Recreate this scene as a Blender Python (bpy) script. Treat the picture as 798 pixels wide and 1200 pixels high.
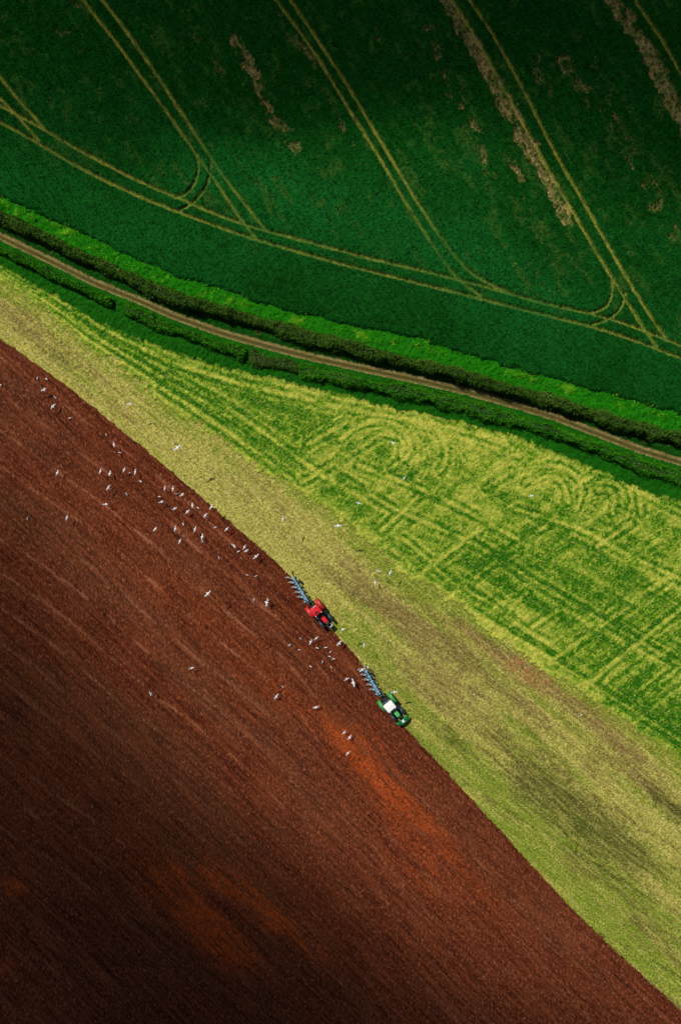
import bpy, bmesh, math, random
import numpy as np
from mathutils import Vector, Matrix
for _o in list(bpy.data.objects): bpy.data.objects.remove(_o)
scene = bpy.context.scene
COL = scene.collection
R = math.radians
S = 0.135                    # metres per photo pixel on the ground
H = 112.0                    # drone height

# ---------------------------------------------------------------- camera, sky, sun, exposure
cam = bpy.data.cameras.new('camera'); camo = bpy.data.objects.new('camera', cam); COL.objects.link(camo)
camo.location = (0, 0, H); camo.rotation_euler = (0, 0, 0)
cam.sensor_fit = 'VERTICAL'; cam.sensor_height = 24; cam.lens = 24 * H / (1200 * S)
cam.clip_start = 1; cam.clip_end = 20000
scene.camera = camo
SUN_EL = R(51)
TO_SUN = Vector((-0.65, 0.76, 0)).normalized()
sun_dir = Vector((TO_SUN.x * math.cos(SUN_EL), TO_SUN.y * math.cos(SUN_EL), math.sin(SUN_EL)))
w = bpy.data.worlds.new('World'); scene.world = w; w.use_nodes = True
nt = w.node_tree; bg = nt.nodes['Background']
sky = nt.nodes.new('ShaderNodeTexSky'); sky.sky_type = 'NISHITA'; sky.sun_disc = False
sky.sun_elevation = SUN_EL; sky.sun_rotation = math.atan2(TO_SUN.x, TO_SUN.y)
nt.links.new(sky.outputs[0], bg.inputs[0]); bg.inputs[1].default_value = 0.05
sl = bpy.data.lights.new('sun', 'SUN'); sl.energy = 4.6; sl.angle = R(0.5); sl.color = (1, 0.95, 0.86)
so = bpy.data.objects.new('sun', sl); COL.objects.link(so)
so.rotation_euler = sun_dir.to_track_quat('Z', 'Y').to_euler(); so.location = sun_dir * 300
vs = scene.view_settings; vs.view_transform = 'Standard'; vs.look = 'None'; vs.exposure = 0.0; vs.gamma = 1
vs.use_curve_mapping = False

# ---------------------------------------------------------------- helpers
def tag(o, label=None, cat=None, group=None, kind=None):
    if label: o['label'] = label
    if cat: o['category'] = cat
    if group: o['group'] = group
    if kind: o['kind'] = kind
    return o

def P(px, py): return ((px - 399) * S, (600 - py) * S)
def PL(pts): return np.array([P(*p) for p in pts])

def hsh(ix, iy, seed):
    h = (ix.astype(np.int64) * 374761393 + iy.astype(np.int64) * 668265263 + seed * 1442695041) & 0xffffffff
    h = ((h ^ (h >> 13)) * 1274126177) & 0xffffffff
    h = h ^ (h >> 16)
    return (h & 0xffffff) / float(0xffffff)

def vn(X, Y, s, seed=0):                     # value noise, feature size s metres
    x = X / s; y = Y / s
    ix = np.floor(x); iy = np.floor(y); fx = x - ix; fy = y - iy
    fx = fx * fx * (3 - 2 * fx); fy = fy * fy * (3 - 2 * fy)
    a = hsh(ix, iy, seed); b = hsh(ix + 1, iy, seed); c = hsh(ix, iy + 1, seed); d = hsh(ix + 1, iy + 1, seed)
    return (a * (1 - fx) + b * fx) * (1 - fy) + (c * (1 - fx) + d * fx) * fy

def fbm(X, Y, s, seed=0, octv=3, g=0.5):
    t = 0; a = 1; n = 0
    for k in range(octv):
        t = t + a * vn(X + 17.3 * k, Y - 9.1 * k, s / 2 ** k, seed + 31 * k); n += a; a *= g
    return t / n

def rotc(X, Y, ang):                          # coordinates along / across a direction
    c, s_ = math.cos(ang), math.sin(ang)
    return X * c + Y * s_, -X * s_ + Y * c

def sm(a, b, x):
    t = np.clip((x - a) / (b - a), 0, 1); return t * t * (3 - 2 * t)

def curve(pts):
    a = PL(pts); xs_, ys_ = a[:, 0], a[:, 1]
    # densify with monotone-ish cubic smoothing
    t = np.arange(xs_[0], xs_[-1], 0.5); yy = np.interp(t, xs_, ys_)
    k = np.hanning(9); k /= k.sum(); pad = np.pad(yy, 4, mode='reflect', reflect_type='odd'); yy = np.convolve(pad, k, 'valid')
    s0 = (yy[8] - yy[0]) / (t[8] - t[0]); s1 = (yy[-1] - yy[-9]) / (t[-1] - t[-9])
    def f(x):
        r = np.interp(x, t, yy)
        r = np.where(x < t[0], yy[0] + (x - t[0]) * s0, r)
        return np.where(x > t[-1], yy[-1] + (x - t[-1]) * s1, r)
    return f

# lines of the land, read as photo pixels
f_verge = curve([(0,230),(37,247),(82,268),(125,287),(150,300),(180,314),(214,328),(260,339),(300,355),(340,366),(398,380),(448,390),(498,400),(548,417),(598,431),(648,445),(698,458),(748,472),(798,487)])
f_h1 = curve([(0,246),(50,270),(100,295),(150,318),(180,332),(220,348),(260,359),(300,370),(340,381),(398,398),(448,410),(498,422),(548,435),(598,450),(648,465),(698,480),(748,495),(798,508)])
f_trk = curve([(0,277),(50,301),(110,331),(165,353),(200,369),(255,389),(310,405),(365,419),(420,431),(500,448),(550,460),(600,474),(650,489),(699,508),(749,527),(798,542)])
f_rough = curve([(0,309),(60,343),(110,375),(150,392),(200,411),(250,426),(300,440),(340,447),(405,464),(470,480),(535,494),(600,511),(650,530),(700,552),(750,572),(798,590)])
f_mead = curve([(0,330),(60,366),(100,400),(150,436),(200,474),(245,502),(300,545),(350,577),(399,606),(440,640),(473,670),(505,690),(538,710),(598,757),(648,792),(698,822),(748,856),(797,889)])
f_soil = curve([(0,397),(50,432),(100,470),(150,511),(200,552),(250,595),(300,639),(328,663),(340,676),(352,692),(370,716),(387,738),(401,751),(417,770),(426,782),(438,803),(454,829),(473,852),(523,905),(573,960),(623,1015),(673,1069),(723,1117),(798,1186)])

STEP = 0.15
def axis(lim):
    a = list(np.arange(0, lim, STEP)); d = STEP
    while a[-1] < 2600:
        d *= 1.22; a.append(a[-1] + d)
    a = np.array(a); return np.concatenate([-a[:0:-1], a])
xs = axis(63); ys = axis(90)
X, Y = np.meshgrid(xs, ys)
NX, NY = len(xs), len(ys)

def cell_ok():
    return (np.abs(X) < 80) & (np.abs(Y) < 110)

def smooth_poly(pts, n=6):
    a = PL(pts)
    if len(a) < 3: return a
    p = np.vstack([2 * a[0] - a[1], a, 2 * a[-1] - a[-2]]); out = []
    for i in range(1, len(p) - 2):
        for k in range(n):
            t = k / n; p0, p1, p2, p3 = p[i-1], p[i], p[i+1], p[i+2]
            out.append(0.5 * ((2*p1) + (-p0+p2)*t + (2*p0-5*p1+4*p2-p3)*t*t + (-p0+3*p1-3*p2+p3)*t**3))
    out.append(a[-1]); return np.array(out)

def stroke(polys, maxd=2.0):
    """distance of each grid point to the nearest of the polylines (inside maxd)"""
    D = np.full(X.shape, 99.0)
    for pts in polys:
        a = smooth_poly(pts, 4)
        if len(a) > 30:
            k_ = np.hanning(17); k_ /= k_.sum()
            a = np.stack([np.convolve(np.pad(a[:, q_], 8, mode='reflect', reflect_type='odd'), k_, 'valid') for q_ in (0, 1)], 1)
        for i in range(len(a) - 1):
            p, q = a[i], a[i+1]
            i0, i1 = np.searchsorted(xs, [min(p[0], q[0]) - maxd, max(p[0], q[0]) + maxd])
            j0, j1 = np.searchsorted(ys, [min(p[1], q[1]) - maxd, max(p[1], q[1]) + maxd])
            if i1 <= i0 or j1 <= j0: continue
            x = X[j0:j1, i0:i1]; y = Y[j0:j1, i0:i1]; d = q - p; L = d @ d + 1e-9
            t = np.clip(((x - p[0]) * d[0] + (y - p[1]) * d[1]) / L, 0, 1)
            dd = np.hypot(x - p[0] - t * d[0], y - p[1] - t * d[1])
            D[j0:j1, i0:i1] = np.minimum(D[j0:j1, i0:i1], dd)
    return D

def blob(cx, cy, lx, ly, deg, p=1.0):          # soft elongated patch: centre and radii in photo pixels, angle down to the right
    x0, y0 = P(cx, cy); u, v = rotc(X - x0, Y - y0, R(-deg))
    return np.exp(-((u / (lx * S)) ** 2 + (v / (ly * S)) ** 2) * p)

def ext(pts, k0=40, k1=0):                     # run a polyline on past the frame
    a = [tuple(p) for p in pts]
    if k0:
        (x0, y0), (x1, y1) = a[0], a[1]; d = math.hypot(x1-x0, y1-y0); a = [(x0-(x1-x0)/d*k0, y0-(y1-y0)/d*k0)] + a
    if k1:
        (x0, y0), (x1, y1) = a[-1], a[-2]; d = math.hypot(x1-x0, y1-y0); a = a + [(x0-(x1-x0)/d*k1, y0-(y1-y0)/d*k1)]
    return a

# ---------------------------------------------------------------- what grows where
nz = {k: vn(X, Y, s_, 100 + i) for i, (k, s_) in enumerate({'f': 0.16, 'a': 0.32, 'b': 0.7, 'c': 1.6, 'd': 4.0, 'e': 11.0, 'g': 26.0}.items())}
cosT = 0.92
jit = (nz['b'] - .5) * 0.5 + (nz['a'] - .5) * 0.35 + (nz['c'] - .5) * 0.5
dv = (Y - f_verge(X)) * cosT + jit * 0.9
dh1 = (Y - f_h1(X)) * cosT
dt = (Y - f_trk(X)) * cosT
dr = (Y - f_rough(X)) * cosT + jit
dm = (Y - f_mead(X)) * 0.83 + jit * 2.0 + (nz['d'] - .5) * 1.2
ds = (Y - f_soil(X)) * 0.72
dsj = ds + (nz['a'] - .5) * 0.12 + (nz['b'] - .5) * .22

trk_half = 0.64
cls = np.full(X.shape, 5)                      # 5 ploughed soil
cls[dsj > 0] = 4                               # 4 grazed headland strip
cls[(dm > 0) & (dsj > 0)] = 3                  # 3 hay meadow
cls[(dr > 0)] = 2                              # 2 rough grass verges
cls[(dt > -trk_half) & (dt + (nz['a'] - .5) * .3 > -trk_half)] = 1
cls[dt + (nz['a'] - .5) * .4 > trk_half] = 2
cls[dv > 0] = 0                                # 0 the standing crop

# tramlines
tram = [
 ext([(97,0),(120,30),(142,55),(162,88),(185,115),(205,145),(225,175),(245,200),(265,232),(282,258),(300,280)]),
 ext([(120,0),(142,28),(165,60),(185,90),(205,120),(220,145),(238,170),(248,188),(262,208),(280,230),(295,250),(311,270)]),
 ext([(0,143),(35,161),(65,181),(100,200),(135,218),(170,234),(210,249),(250,265),(280,274),(300,282),(330,290),(360,299),(398,310),(448,322),(498,335),(548,346),(598,360),(638,370),(678,379),(718,390),(758,405),(798,421)], 60, 60),
 ext([(0,124),(30,140),(52,151),(80,170),(110,185),(145,204),(175,219),(210,232),(230,242),(260,255),(295,267),(312,271),(350,281),(399,295),(428,302),(458,310),(488,316),(518,324),(543,330),(568,336),(598,345),(628,354),(658,361),(688,367),(718,375),(743,384),(768,394),(798,406)], 60, 60),
 ext([(0,90),(25,120),(52,150)], 60), ext([(0,115),(20,135),(47,166)], 60),
 [(230,180),(233,195),(232,205),(227,218),(218,228),(206,233)],
 [(247,185),(248,198),(244,215),(235,230),(225,240),(210,247)],
 ext([(322,0),(350,38),(375,70),(398,114),(418,145),(438,175),(458,210),(478,245),(498,275),(514,300),(529,321),(544,336),(562,346)]),
 ext([(339,0),(360,30),(380,62),(400,90),(418,120),(438,155),(458,188),(478,220),(498,255),(518,283),(532,300),(543,314),(557,326),(577,335),(600,345)]),
 ext([(527,0),(548,30),(570,70),(590,105),(608,140),(625,170),(638,195),(653,220),(668,245),(683,272),(699,300),(713,322),(728,345),(743,370),(755,390),(768,407)]),
 ext([(548,0),(570,30),(590,65),(608,100),(625,130),(640,165),(658,197),(673,222),(688,247),(703,275),(717,300),(730,322),(743,345),(758,367),(770,385),(779,397)]),
 [(716,328),(715,347),(708,360),(695,366),(683,367)],
 [(731,345),(728,357),(720,368),(708,376),(693,380)],
 ext([(742,0),(758,25),(778,55),(798,93)], 60, 60),
]
Dtram = stroke(tram, 2.0) + (nz['a'] - .5) * .16 + (nz['f'] - .5) * .10
Dtram = Dtram + .10 * (nz['b'] - .5) + .08 * (nz['c'] - .5)
m_tram = (1 - sm(0.20, 0.36, Dtram)) * (.80 + .2 * sm(.25, .5, nz['b']))
# bare strips where the drill missed
def strip(pts, wpx):
    return stroke([pts], 5.0) / (wpx * S)
cr_ang = math.atan2(-1.55, 1.0)
u_c, v_c = rotc(X, Y, cr_ang)
pn = vn(u_c, v_c * 3.4, 2.2, 7) * .36 + vn(u_c, v_c * 2.6, .7, 8) * .30 + nz['a'] * .20 + nz['c'] * .14
bare = np.zeros(X.shape); rag = vn(u_c, v_c * 1.8, 1.4, 17) * .6 + nz['b'] * .4
for pts, wpx, dens in [
 ([(277,50),(290,75),(300,95),(305,115),(315,130),(325,145),(347,178)], 9, .95),
 (ext([(520,0),(543,40),(568,75),(588,115),(608,155),(628,190),(648,225),(662,258)]), 11, 1.15),
 ([(500,35),(507,50),(512,66)], 9, .75), ([(440,40),(455,65)], 6, .8),
 ([(518,90),(543,135),(558,170),(571,200),(583,224)], 12, .68),
 ([(659,72),(675,100),(688,125)], 8, .95), ([(625,75),(640,105)], 10, .75), ([(690,60),(697,90)], 6, .62),
 ([(695,110),(720,150),(740,190),(770,240),(785,275)], 14, .66),
 (ext([(715,0),(743,40),(765,75),(778,105),(797,145)], 60, 60), 12, 1.15),
 ([(45,0),(62,22),(75,40),(95,60)], 7, .66), ([(80,0),(100,10)], 6, .7), ([(360,60),(395,110)], 7, .62), ([(328,20),(350,55)], 7, .62),
 ([(230,40),(250,75),(265,95)], 8, .55), ([(380,110),(400,150),(420,190)], 7, .55), ([(590,180),(610,210)], 7, .7),
 ([(610,230),(640,280)], 6, .45)]:
    dd = strip(pts, wpx * 1.35) + .75 * (rag - .5); bare = np.maximum(bare, sm(1.0, 0.3, dd) * dens)
pn = pn * .72 + .28 * nz['f']
m_bare = sm(.53, .66, pn + (bare - .635) * .44 - .13 * sm(.6, .3, nz['c']) + .10 * sm(.9, 1.15, bare)) * (bare > .05) * (1 - .55 * sm(.45, .75, nz['a']))
m_bare = np.maximum(m_bare, 0)

# ---- crop heights
leaf = np.abs(vn(X, Y, .42, 41) - .5) * 2
leaf2 = np.abs(vn(X, Y, .24, 42) - .5) * 2
canopy = 0.34 + .13 * (1 - leaf) + .10 * (1 - leaf2) + .10 * (nz['f'] - .5) + .10 * (nz['c'] - .5)
rows = vn(u_c, v_c, 9, 3)
hgt_crop = canopy * (1 - m_tram * .82) * (1 - m_bare * .85)
hgt_crop = hgt_crop * sm(-.1, .5, dv)
# ---- soil heights: sods thrown over in passes parallel to the edge
along = X * 0.7 - Y * 0.71
dss = ds + (vn(along, along * 0, 9, 61) - .5) * .8
pass_w = 4.1
ph = (dss / pass_w) % 1.0
seam_amt = np.clip(.5 + .9 * blob(170, 700, 230, 150, 40) + .5 * blob(60, 930, 150, 60, 45) + .3 * blob(560, 1010, 160, 30, 45), 0, 1)
seam_w = .035 + .04 * vn(along, dss * 0, 7, 66)
seam = np.exp(-((ph - .5) / seam_w) ** 2) * sm(.25, .75, vn(along, dss, 3.2, 62)) * seam_amt
sodu, sodv = rotc(X, Y, R(-62))
sod = np.abs(vn(sodu, sodv * 2.0, .55, 63) - .5) * 2
sod2 = np.abs(vn(sodu, sodv * 1.6, .28, 64) - .5) * 2
hgt_soil = -0.10 + .10 * (1 - sod) ** 1.5 + .08 * (1 - sod2) + .07 * (nz['f'] - .5) + .04 * seam + .07 * np.cos(dss / .82 * 2 * math.pi) * vn(along, dss, 4, 65)
furrow = np.exp(-((ds + .28) / .20) ** 2)
hgt_soil -= .12 * furrow * sm(.2, .6, vn(along, along * 0, 2.5, 67) + .2)
wet = 0
# ---- headland / meadow heights
hgt_head = .08 * (nz['a'] - .5) + .12 * (nz['f'] - .5) + .03 * (nz['b'] - .5)
hgt_mead = .10 + .14 * (nz['a'] - .5) + .16 * (nz['f'] - .5) + .12 * (nz['b'] - .5)
hgt_verge = .22 + .22 * (nz['a'] - .5) + .16 * (nz['f'] - .5) + .22 * (nz['b'] - .5)
hgt_verge *= sm(.75, 1.3, np.abs(dt))
rut = np.minimum(np.abs(dt - .48), np.abs(dt + .48))
hgt_trk = .01 + .03 * (nz['f'] - .5) - .05 * np.exp(-(rut / .22) ** 2) + .02 * (nz['a'] - .5)

# ---- meadow pattern
mead_lines = [
 [(485,678),(540,637),(572,612)], [(528,700),(580,658),(637,617),(652,606)], [(643,778),(691,743),(766,689),(798,666)],
 [(676,814),(727,769),(798,713)], [(597,713),(617,695)], [(623,735),(652,716)], [(739,829),(798,780)],
 [(353,565),(392,543),(434,516)], [(360,521),(405,495)], [(447,622),(490,582)], [(570,571),(598,553)], [(757,642),(778,628)],
 [(399,515),(415,502),(434,494),(454,494),(470,503),(480,518),(477,534),(460,547)],
 [(493,499),(509,502),(521,518),(522,538),(517,551)], [(425,522),(434,516),(447,509),(464,511),(473,521),(470,534)],
 [(200,425),(228,434),(269,446),(324,460),(379,472),(421,483),(480,492),(548,502),(594,521)], [(560,507),(593,518)],
 [(340,461),(372,471),(421,482)], [(605,597),(649,610),(688,624),(739,652),(798,679)], [(751,577),(798,600)],
 [(629,549),(649,546),(667,552),(679,564),(681,580),(675,595)], [(697,552),(718,555),(733,566),(740,580),(739,595)],
 [(742,566),(749,583),(751,601)], [(700,574),(713,574),(720,583),(717,601)], [(615,565),(632,559),(650,560),(662,572),(664,588)],
 [(473,632),(500,655),(530,683),(560,699),(620,740),(658,763)], [(460,645),(520,695),(600,745),(690,800),(798,868)],
 [(560,480),(600,525)], [(700,640),(740,612)],
 [(200,439),(255,470),(300,500),(380,560)], [(190,455),(250,494),(340,560)], [(60,345),(140,395),(200,425)], [(50,350),(120,398),(190,442)],
 [(680,565),(700,556)], [(400,560),(470,600),(560,640),(640,690),(798,780)], [(420,545),(520,585),(620,640)]]
Dm = stroke(mead_lines, 2.5)
m_line = (np.exp(-((Dm + (nz['a'] - .5) * .25) / .27) ** 2) + .55 * np.exp(-((Dm - 1.25 + (nz['a'] - .5) * .25) / .24) ** 2) - .35 * np.exp(-((Dm - .65) / .25) ** 2)) * sm(.05, .5, nz['c'])
an_m = R(-31)
um, vm = rotc(X, Y, an_m)
un, vn_ = rotc(X, Y, R(37))
span = np.clip((Y - f_mead(X)) / np.maximum(f_rough(X) - f_mead(X), 1), 0, 1)
fan = .5 + .5 * np.cos(span * 2 * math.pi * 4.5 + vn(X, Y, 14, 71) * 2)
leftw = sm(-3, -14, X)
str_a = vn(um / 14, vm, 1.7, 72); str_b = vn(un / 10, vn_, 1.9, 73); str_c = vn(um / 30, vm, 5.0, 74)
fine_a = vn(um / 22, vm, .55, 77); fine_b = vn(un / 22, vn_, .55, 78)
per_b = .5 + .5 * np.cos(vn_ / 5.95 * 2 * math.pi * 2 + 1.1)
mott = (nz['b'] * .55 + nz['a'] * .5 + nz['f'] * .4 + nz['c'] * .35) / 1.8
straw = .27 + .40 * (str_a - .5) * (1 - leftw * .6) + .34 * (str_b - .5) * (1 - leftw) + .22 * (str_c - .5) + .42 * (fan - .5) * leftw + .12 * (per_b - .5) * (1 - leftw)
straw += .7 * (mott - .5) + .6 * (nz['f'] - .5) + .35 * (vn(um / 4, vm, .5, 75) - .5) + .25 * (vn(un / 4, vn_, .55, 76) - .5)
arcs = sm(30, 14, np.hypot(X - P(450, 530)[0], Y - P(450, 530)[1])) * .6 + sm(22, 10, np.hypot(X - P(690, 590)[0], Y - P(690, 590)[1])) * .6
for (ax, ay, rmax) in ((440, 535, 10.5), (648, 585, 7.0), (705, 598, 6.2), (512, 545, 6.0)):       # turning circles of the mower
    x0, y0 = P(ax, ay); rr_ = np.hypot((X - x0), (Y - y0) * 1.15); th_ = np.arctan2(Y - y0, X - x0)
    straw += .13 * np.cos(rr_ / .85 * 2 * math.pi + (nz['b'] - .5) * 1.2) * sm(rmax, rmax - 1.5, rr_) * sm(1.2, 2.5, rr_) * sm(-.9, -.3, th_) * sm(3.0, 2.4, th_)
wv_a = vm + .5 * (vn(um, vm * 0, 20, 87) - .5); wv_b = vn_ + .5 * (vn(un, vn_ * 0, 20, 88) - .5)      # straight mower passes both ways
straw += .22 * np.exp(-(((wv_b / 1.98) % 1 - .5) / .13) ** 2) * (1 - leftw) * (1 - arcs) * sm(.35, .6, vn(un / 9, wv_b, 1.98, 89) + .1)
straw += .20 * np.exp(-(((wv_a / 2.3) % 1 - .5) / .12) ** 2) * (1 - leftw) * (1 - arcs * .6) * sm(.35, .6, vn(um / 9, wv_a, 2.3, 90) + .1)
straw += .42 * (fine_a - .5) * (1 - .5 * leftw) * (1 - arcs) + .32 * (fine_b - .5) * (1 - leftw) * (1 - arcs) * sm(-25, 5, X - Y * .3)
straw += .14 * blob(520, 520, 150, 30, 12) + .08 * blob(420, 520, 90, 45, 30) + .14 * blob(560, 610, 60, 40, 30) + .22 * blob(330, 450, 170, 13, 17)
straw -= .14 * blob(690, 730, 130, 45, 35) + .25 * blob(600, 665, 60, 25, 40) + .22 * blob(250, 490, 120, 22, 36) + .25 * blob(760, 840, 110, 22, 38) + .14 * blob(80, 360, 120, 22, 32)
straw += .60 * m_line * (.6 + .8 * nz['f'])
# edge of the meadow where it meets the headland strip: worn, yellow
straw += .45 * np.exp(-(dm / 1.6) ** 2)
m_straw = sm(.02, 1.15, straw)

# ---- headland pattern
hd_ang = R(-40)
uh, vh = rotc(X, Y, hd_ang)
hs1 = vn(uh / 9, vh, .8, 81); hs2 = vn(uh / 16, vh, 2.6, 82); hs3 = vn(uh / 12, vh, 1.3, 83)
h_mott = (nz['a'] * .5 + nz['f'] * .7 + nz['b'] * .3 + .3 * vn(uh / 4, vh, .3, 86)) / 1.8
h_mott = .5 + (h_mott - .5) * 1.7
h_brown = .12 + .8 * (hs2 - .5) + .6 * (hs1 - .5) + .6 * (h_mott - .5)
h_brown += (.75 * blob(455, 715, 110, 13, 32) + .55 * blob(585, 765, 120, 12, 36) + .5 * blob(700, 850, 130, 22, 38) + .3 * blob(620, 870, 190, 28, 40)
            + .55 * blob(770, 930, 80, 14, 40) + .35 * blob(500, 810, 90, 30, 42) + .3 * blob(330, 640, 140, 16, 38) + .35 * blob(520, 790, 100, 14, 42) + .3 * blob(100, 425, 90, 8, 38) + .25 * blob(40, 380, 40, 12, 38) + .6 * blob(622, 790, 26, 10, 30))
m_brown = sm(.22, .85, h_brown)
h_green = .42 + 1.0 * (hs3 - .5) + .6 * np.exp(-(np.maximum(-dm, 0) / 2.2) ** 2) + .8 * (h_mott - .5) + .3 * (hs2 - .5)
h_green += (.55 * blob(640, 1000, 210, 34, 42) + .55 * blob(760, 1120, 130, 30, 42) + .35 * blob(590, 900, 150, 20, 42) - .35 * blob(180, 490, 260, 40, 38)
            + .25 * blob(450, 800, 60, 14, 45) + .45 * blob(480, 880, 60, 12, 50) + .2 * blob(580, 830, 120, 10, 40))
m_green = sm(.25, .85, h_green)
h_dark = 1.1 * blob(690, 965, 105, 22, 36) + .9 * blob(790, 950, 60, 12, 38) + .5 * blob(530, 870, 60, 16, 45) + .4 * blob(470, 700, 60, 5, 36) + .42 * blob(740, 1060, 120, 26, 40) + .35 * blob(660, 930, 130, 40, 40)+ .35 * blob(600, 840, 60, 8, 36)
lines_d = stroke([[(508,895),(540,916),(573,935),(610,962),(648,985),(685,1006),(718,1025),(760,1052),(815,1085)], [(698,1093),(748,1118),(815,1156)], [(723,948),(758,975),(815,1008)]], 1.5)
m_rut = np.exp(-((lines_d + (nz['b'] - .5) * .5) / .22) ** 2) * sm(.2, .6, vn(X, Y, 1.7, 85) + .25)
hgt_head = hgt_head - .12 * m_rut - .05 * m_brown
m_dark = np.clip(sm(.2, .95, h_dark + .35 * (hs1 - .5) + .5 * (h_mott - .5)) * .95 + m_rut * .6, 0, 1)

# ---- soil pattern
sb = vn(along / 8, dss, 1.3, 91); sb2 = vn(along / 14, dss, 4.5, 92); sb3 = vn(along / 5, dss, 2.0, 93)
fur = vn(along / 18, dss, .42, 97) * .5 + vn(along / 25, dss, 1.0, 98) * .5
fl_u, fl_v = rotc(X, Y, R(-72)); fl = vn(fl_u, fl_v * 2.6, .42, 95)
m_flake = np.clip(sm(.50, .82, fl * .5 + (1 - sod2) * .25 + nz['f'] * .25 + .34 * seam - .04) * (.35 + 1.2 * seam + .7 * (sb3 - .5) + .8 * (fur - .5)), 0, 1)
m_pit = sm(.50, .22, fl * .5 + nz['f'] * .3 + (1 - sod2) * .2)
orange = 0; fur_o = vn(along / 12, dss, 1.6, 99)
for b in [(452,915,60,9,50,.8),(515,1000,75,10,50,.75),(420,860,25,9,50,.6),(205,1045,55,12,45,1.6),(255,1095,40,9,48,1.8),(305,1060,50,7,45,1.4),(345,1095,40,6,45,.8),(18,1038,14,7,30,.9),(5,1135,14,7,30,.9),(235,1025,30,5,40,.9),(480,1020,40,9,50,.5),(120,760,90,8,45,.35),(60,830,60,8,45,.3),(240,720,120,10,45,.3), (300,800,160,14,45,.25)]:
    orange = orange + .66 * b[5] * blob(b[0], b[1], b[2] * 1.35, b[3] * 2.4, b[4] - 3)
m_orange = np.clip(sm(.15, 1.2, orange * (.15 + 1.0 * vn(along / 4, dss, .8, 96) + .8 * fur_o) + .16 * (orange > .05) * (nz['f'] - .5) * 3 + .5 * (sb - .5) * np.minimum(orange * 3, 1) + .35 * (h_mott - .5) * np.minimum(orange * 3, 1)), 0, 1)
dull = .35 + .9 * (sb2 - .5) + .5 * (sb3 - .5) + .25 * blob(420, 1010, 240, 60, 45) + .3 * blob(180, 870, 190, 60, 45)
m_dull = sm(.2, .9, dull)
m_line_s = sm(.42, .24, vn(along / 18, dss, .42, 97) * .5 + vn(along / 25, dss, 1.0, 98) * .5)
m_soil_shade = np.clip(sm(.3, .9, .9 * blob(60, 1130, 260, 150, 30) + .75 * blob(20, 470, 190, 75, 40) + .8 * blob(560, 1190, 260, 60, 20) + .3 * (sb2 - .5)), 0, 1)  # shading of the left and bottom edges painted into the soil colour
m_soil_shade = np.maximum(m_soil_shade * .55, np.exp(-((ds + .25) / .30) ** 2) * .6)  # plus a furrow shadow painted as a dark line along the grass edge
m_soil_shade = np.clip(np.maximum(m_soil_shade, np.maximum(m_pit * .55, m_line_s * .5)), 0, 1)  # pits and furrow lines darkened as well

Z = np.select([cls == 0, cls == 1, cls == 2, cls == 3, cls == 4, cls == 5],
              [hgt_crop + .02, hgt_trk, hgt_verge, hgt_mead, hgt_head, hgt_soil])
Z = Z + .5 * (vn(X, Y, 45, 5) - .5) * 0.6
def ground_z(x, y):
    i = min(max(np.searchsorted(xs, x), 1), NX - 1); j = min(max(np.searchsorted(ys, y), 1), NY - 1)
    return float(Z[j-1:j+1, i-1:i+1].mean())

# ---------------------------------------------------------------- materials
def new_mat(name):
    m = bpy.data.materials.new(name); m.use_nodes = True
    n = m.node_tree.nodes; b = n['Principled BSDF']; return m, n, m.node_tree.links, b

def mixc(n, l, fac, a, b, blend='MIX'):
    x = n.new('ShaderNodeMix'); x.data_type = 'RGBA'; x.blend_type = blend
    for sock, v in ((x.inputs[0], fac), (x.inputs[6], a), (x.inputs[7], b)):
        if hasattr(v, 'links') or hasattr(v, 'is_linked'): l.new(v, sock)
        elif isinstance(v, (int, float)): sock.default_value = v
        else: sock.default_value = (*v, 1)
    return x.outputs[2]

def noise_fac(n, l, scale, lo=.35, hi=.65, detail=3, co=None):
    t = n.new('ShaderNodeTexNoise'); t.inputs['Scale'].default_value = scale; t.inputs['Detail'].default_value = detail
    l.new(co, t.inputs['Vector'])
    r = n.new('ShaderNodeMapRange'); r.inputs[1].default_value = lo; r.inputs[2].default_value = hi
    l.new(t.outputs[0], r.inputs[0]); return r.outputs[0], t.outputs[0]

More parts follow.
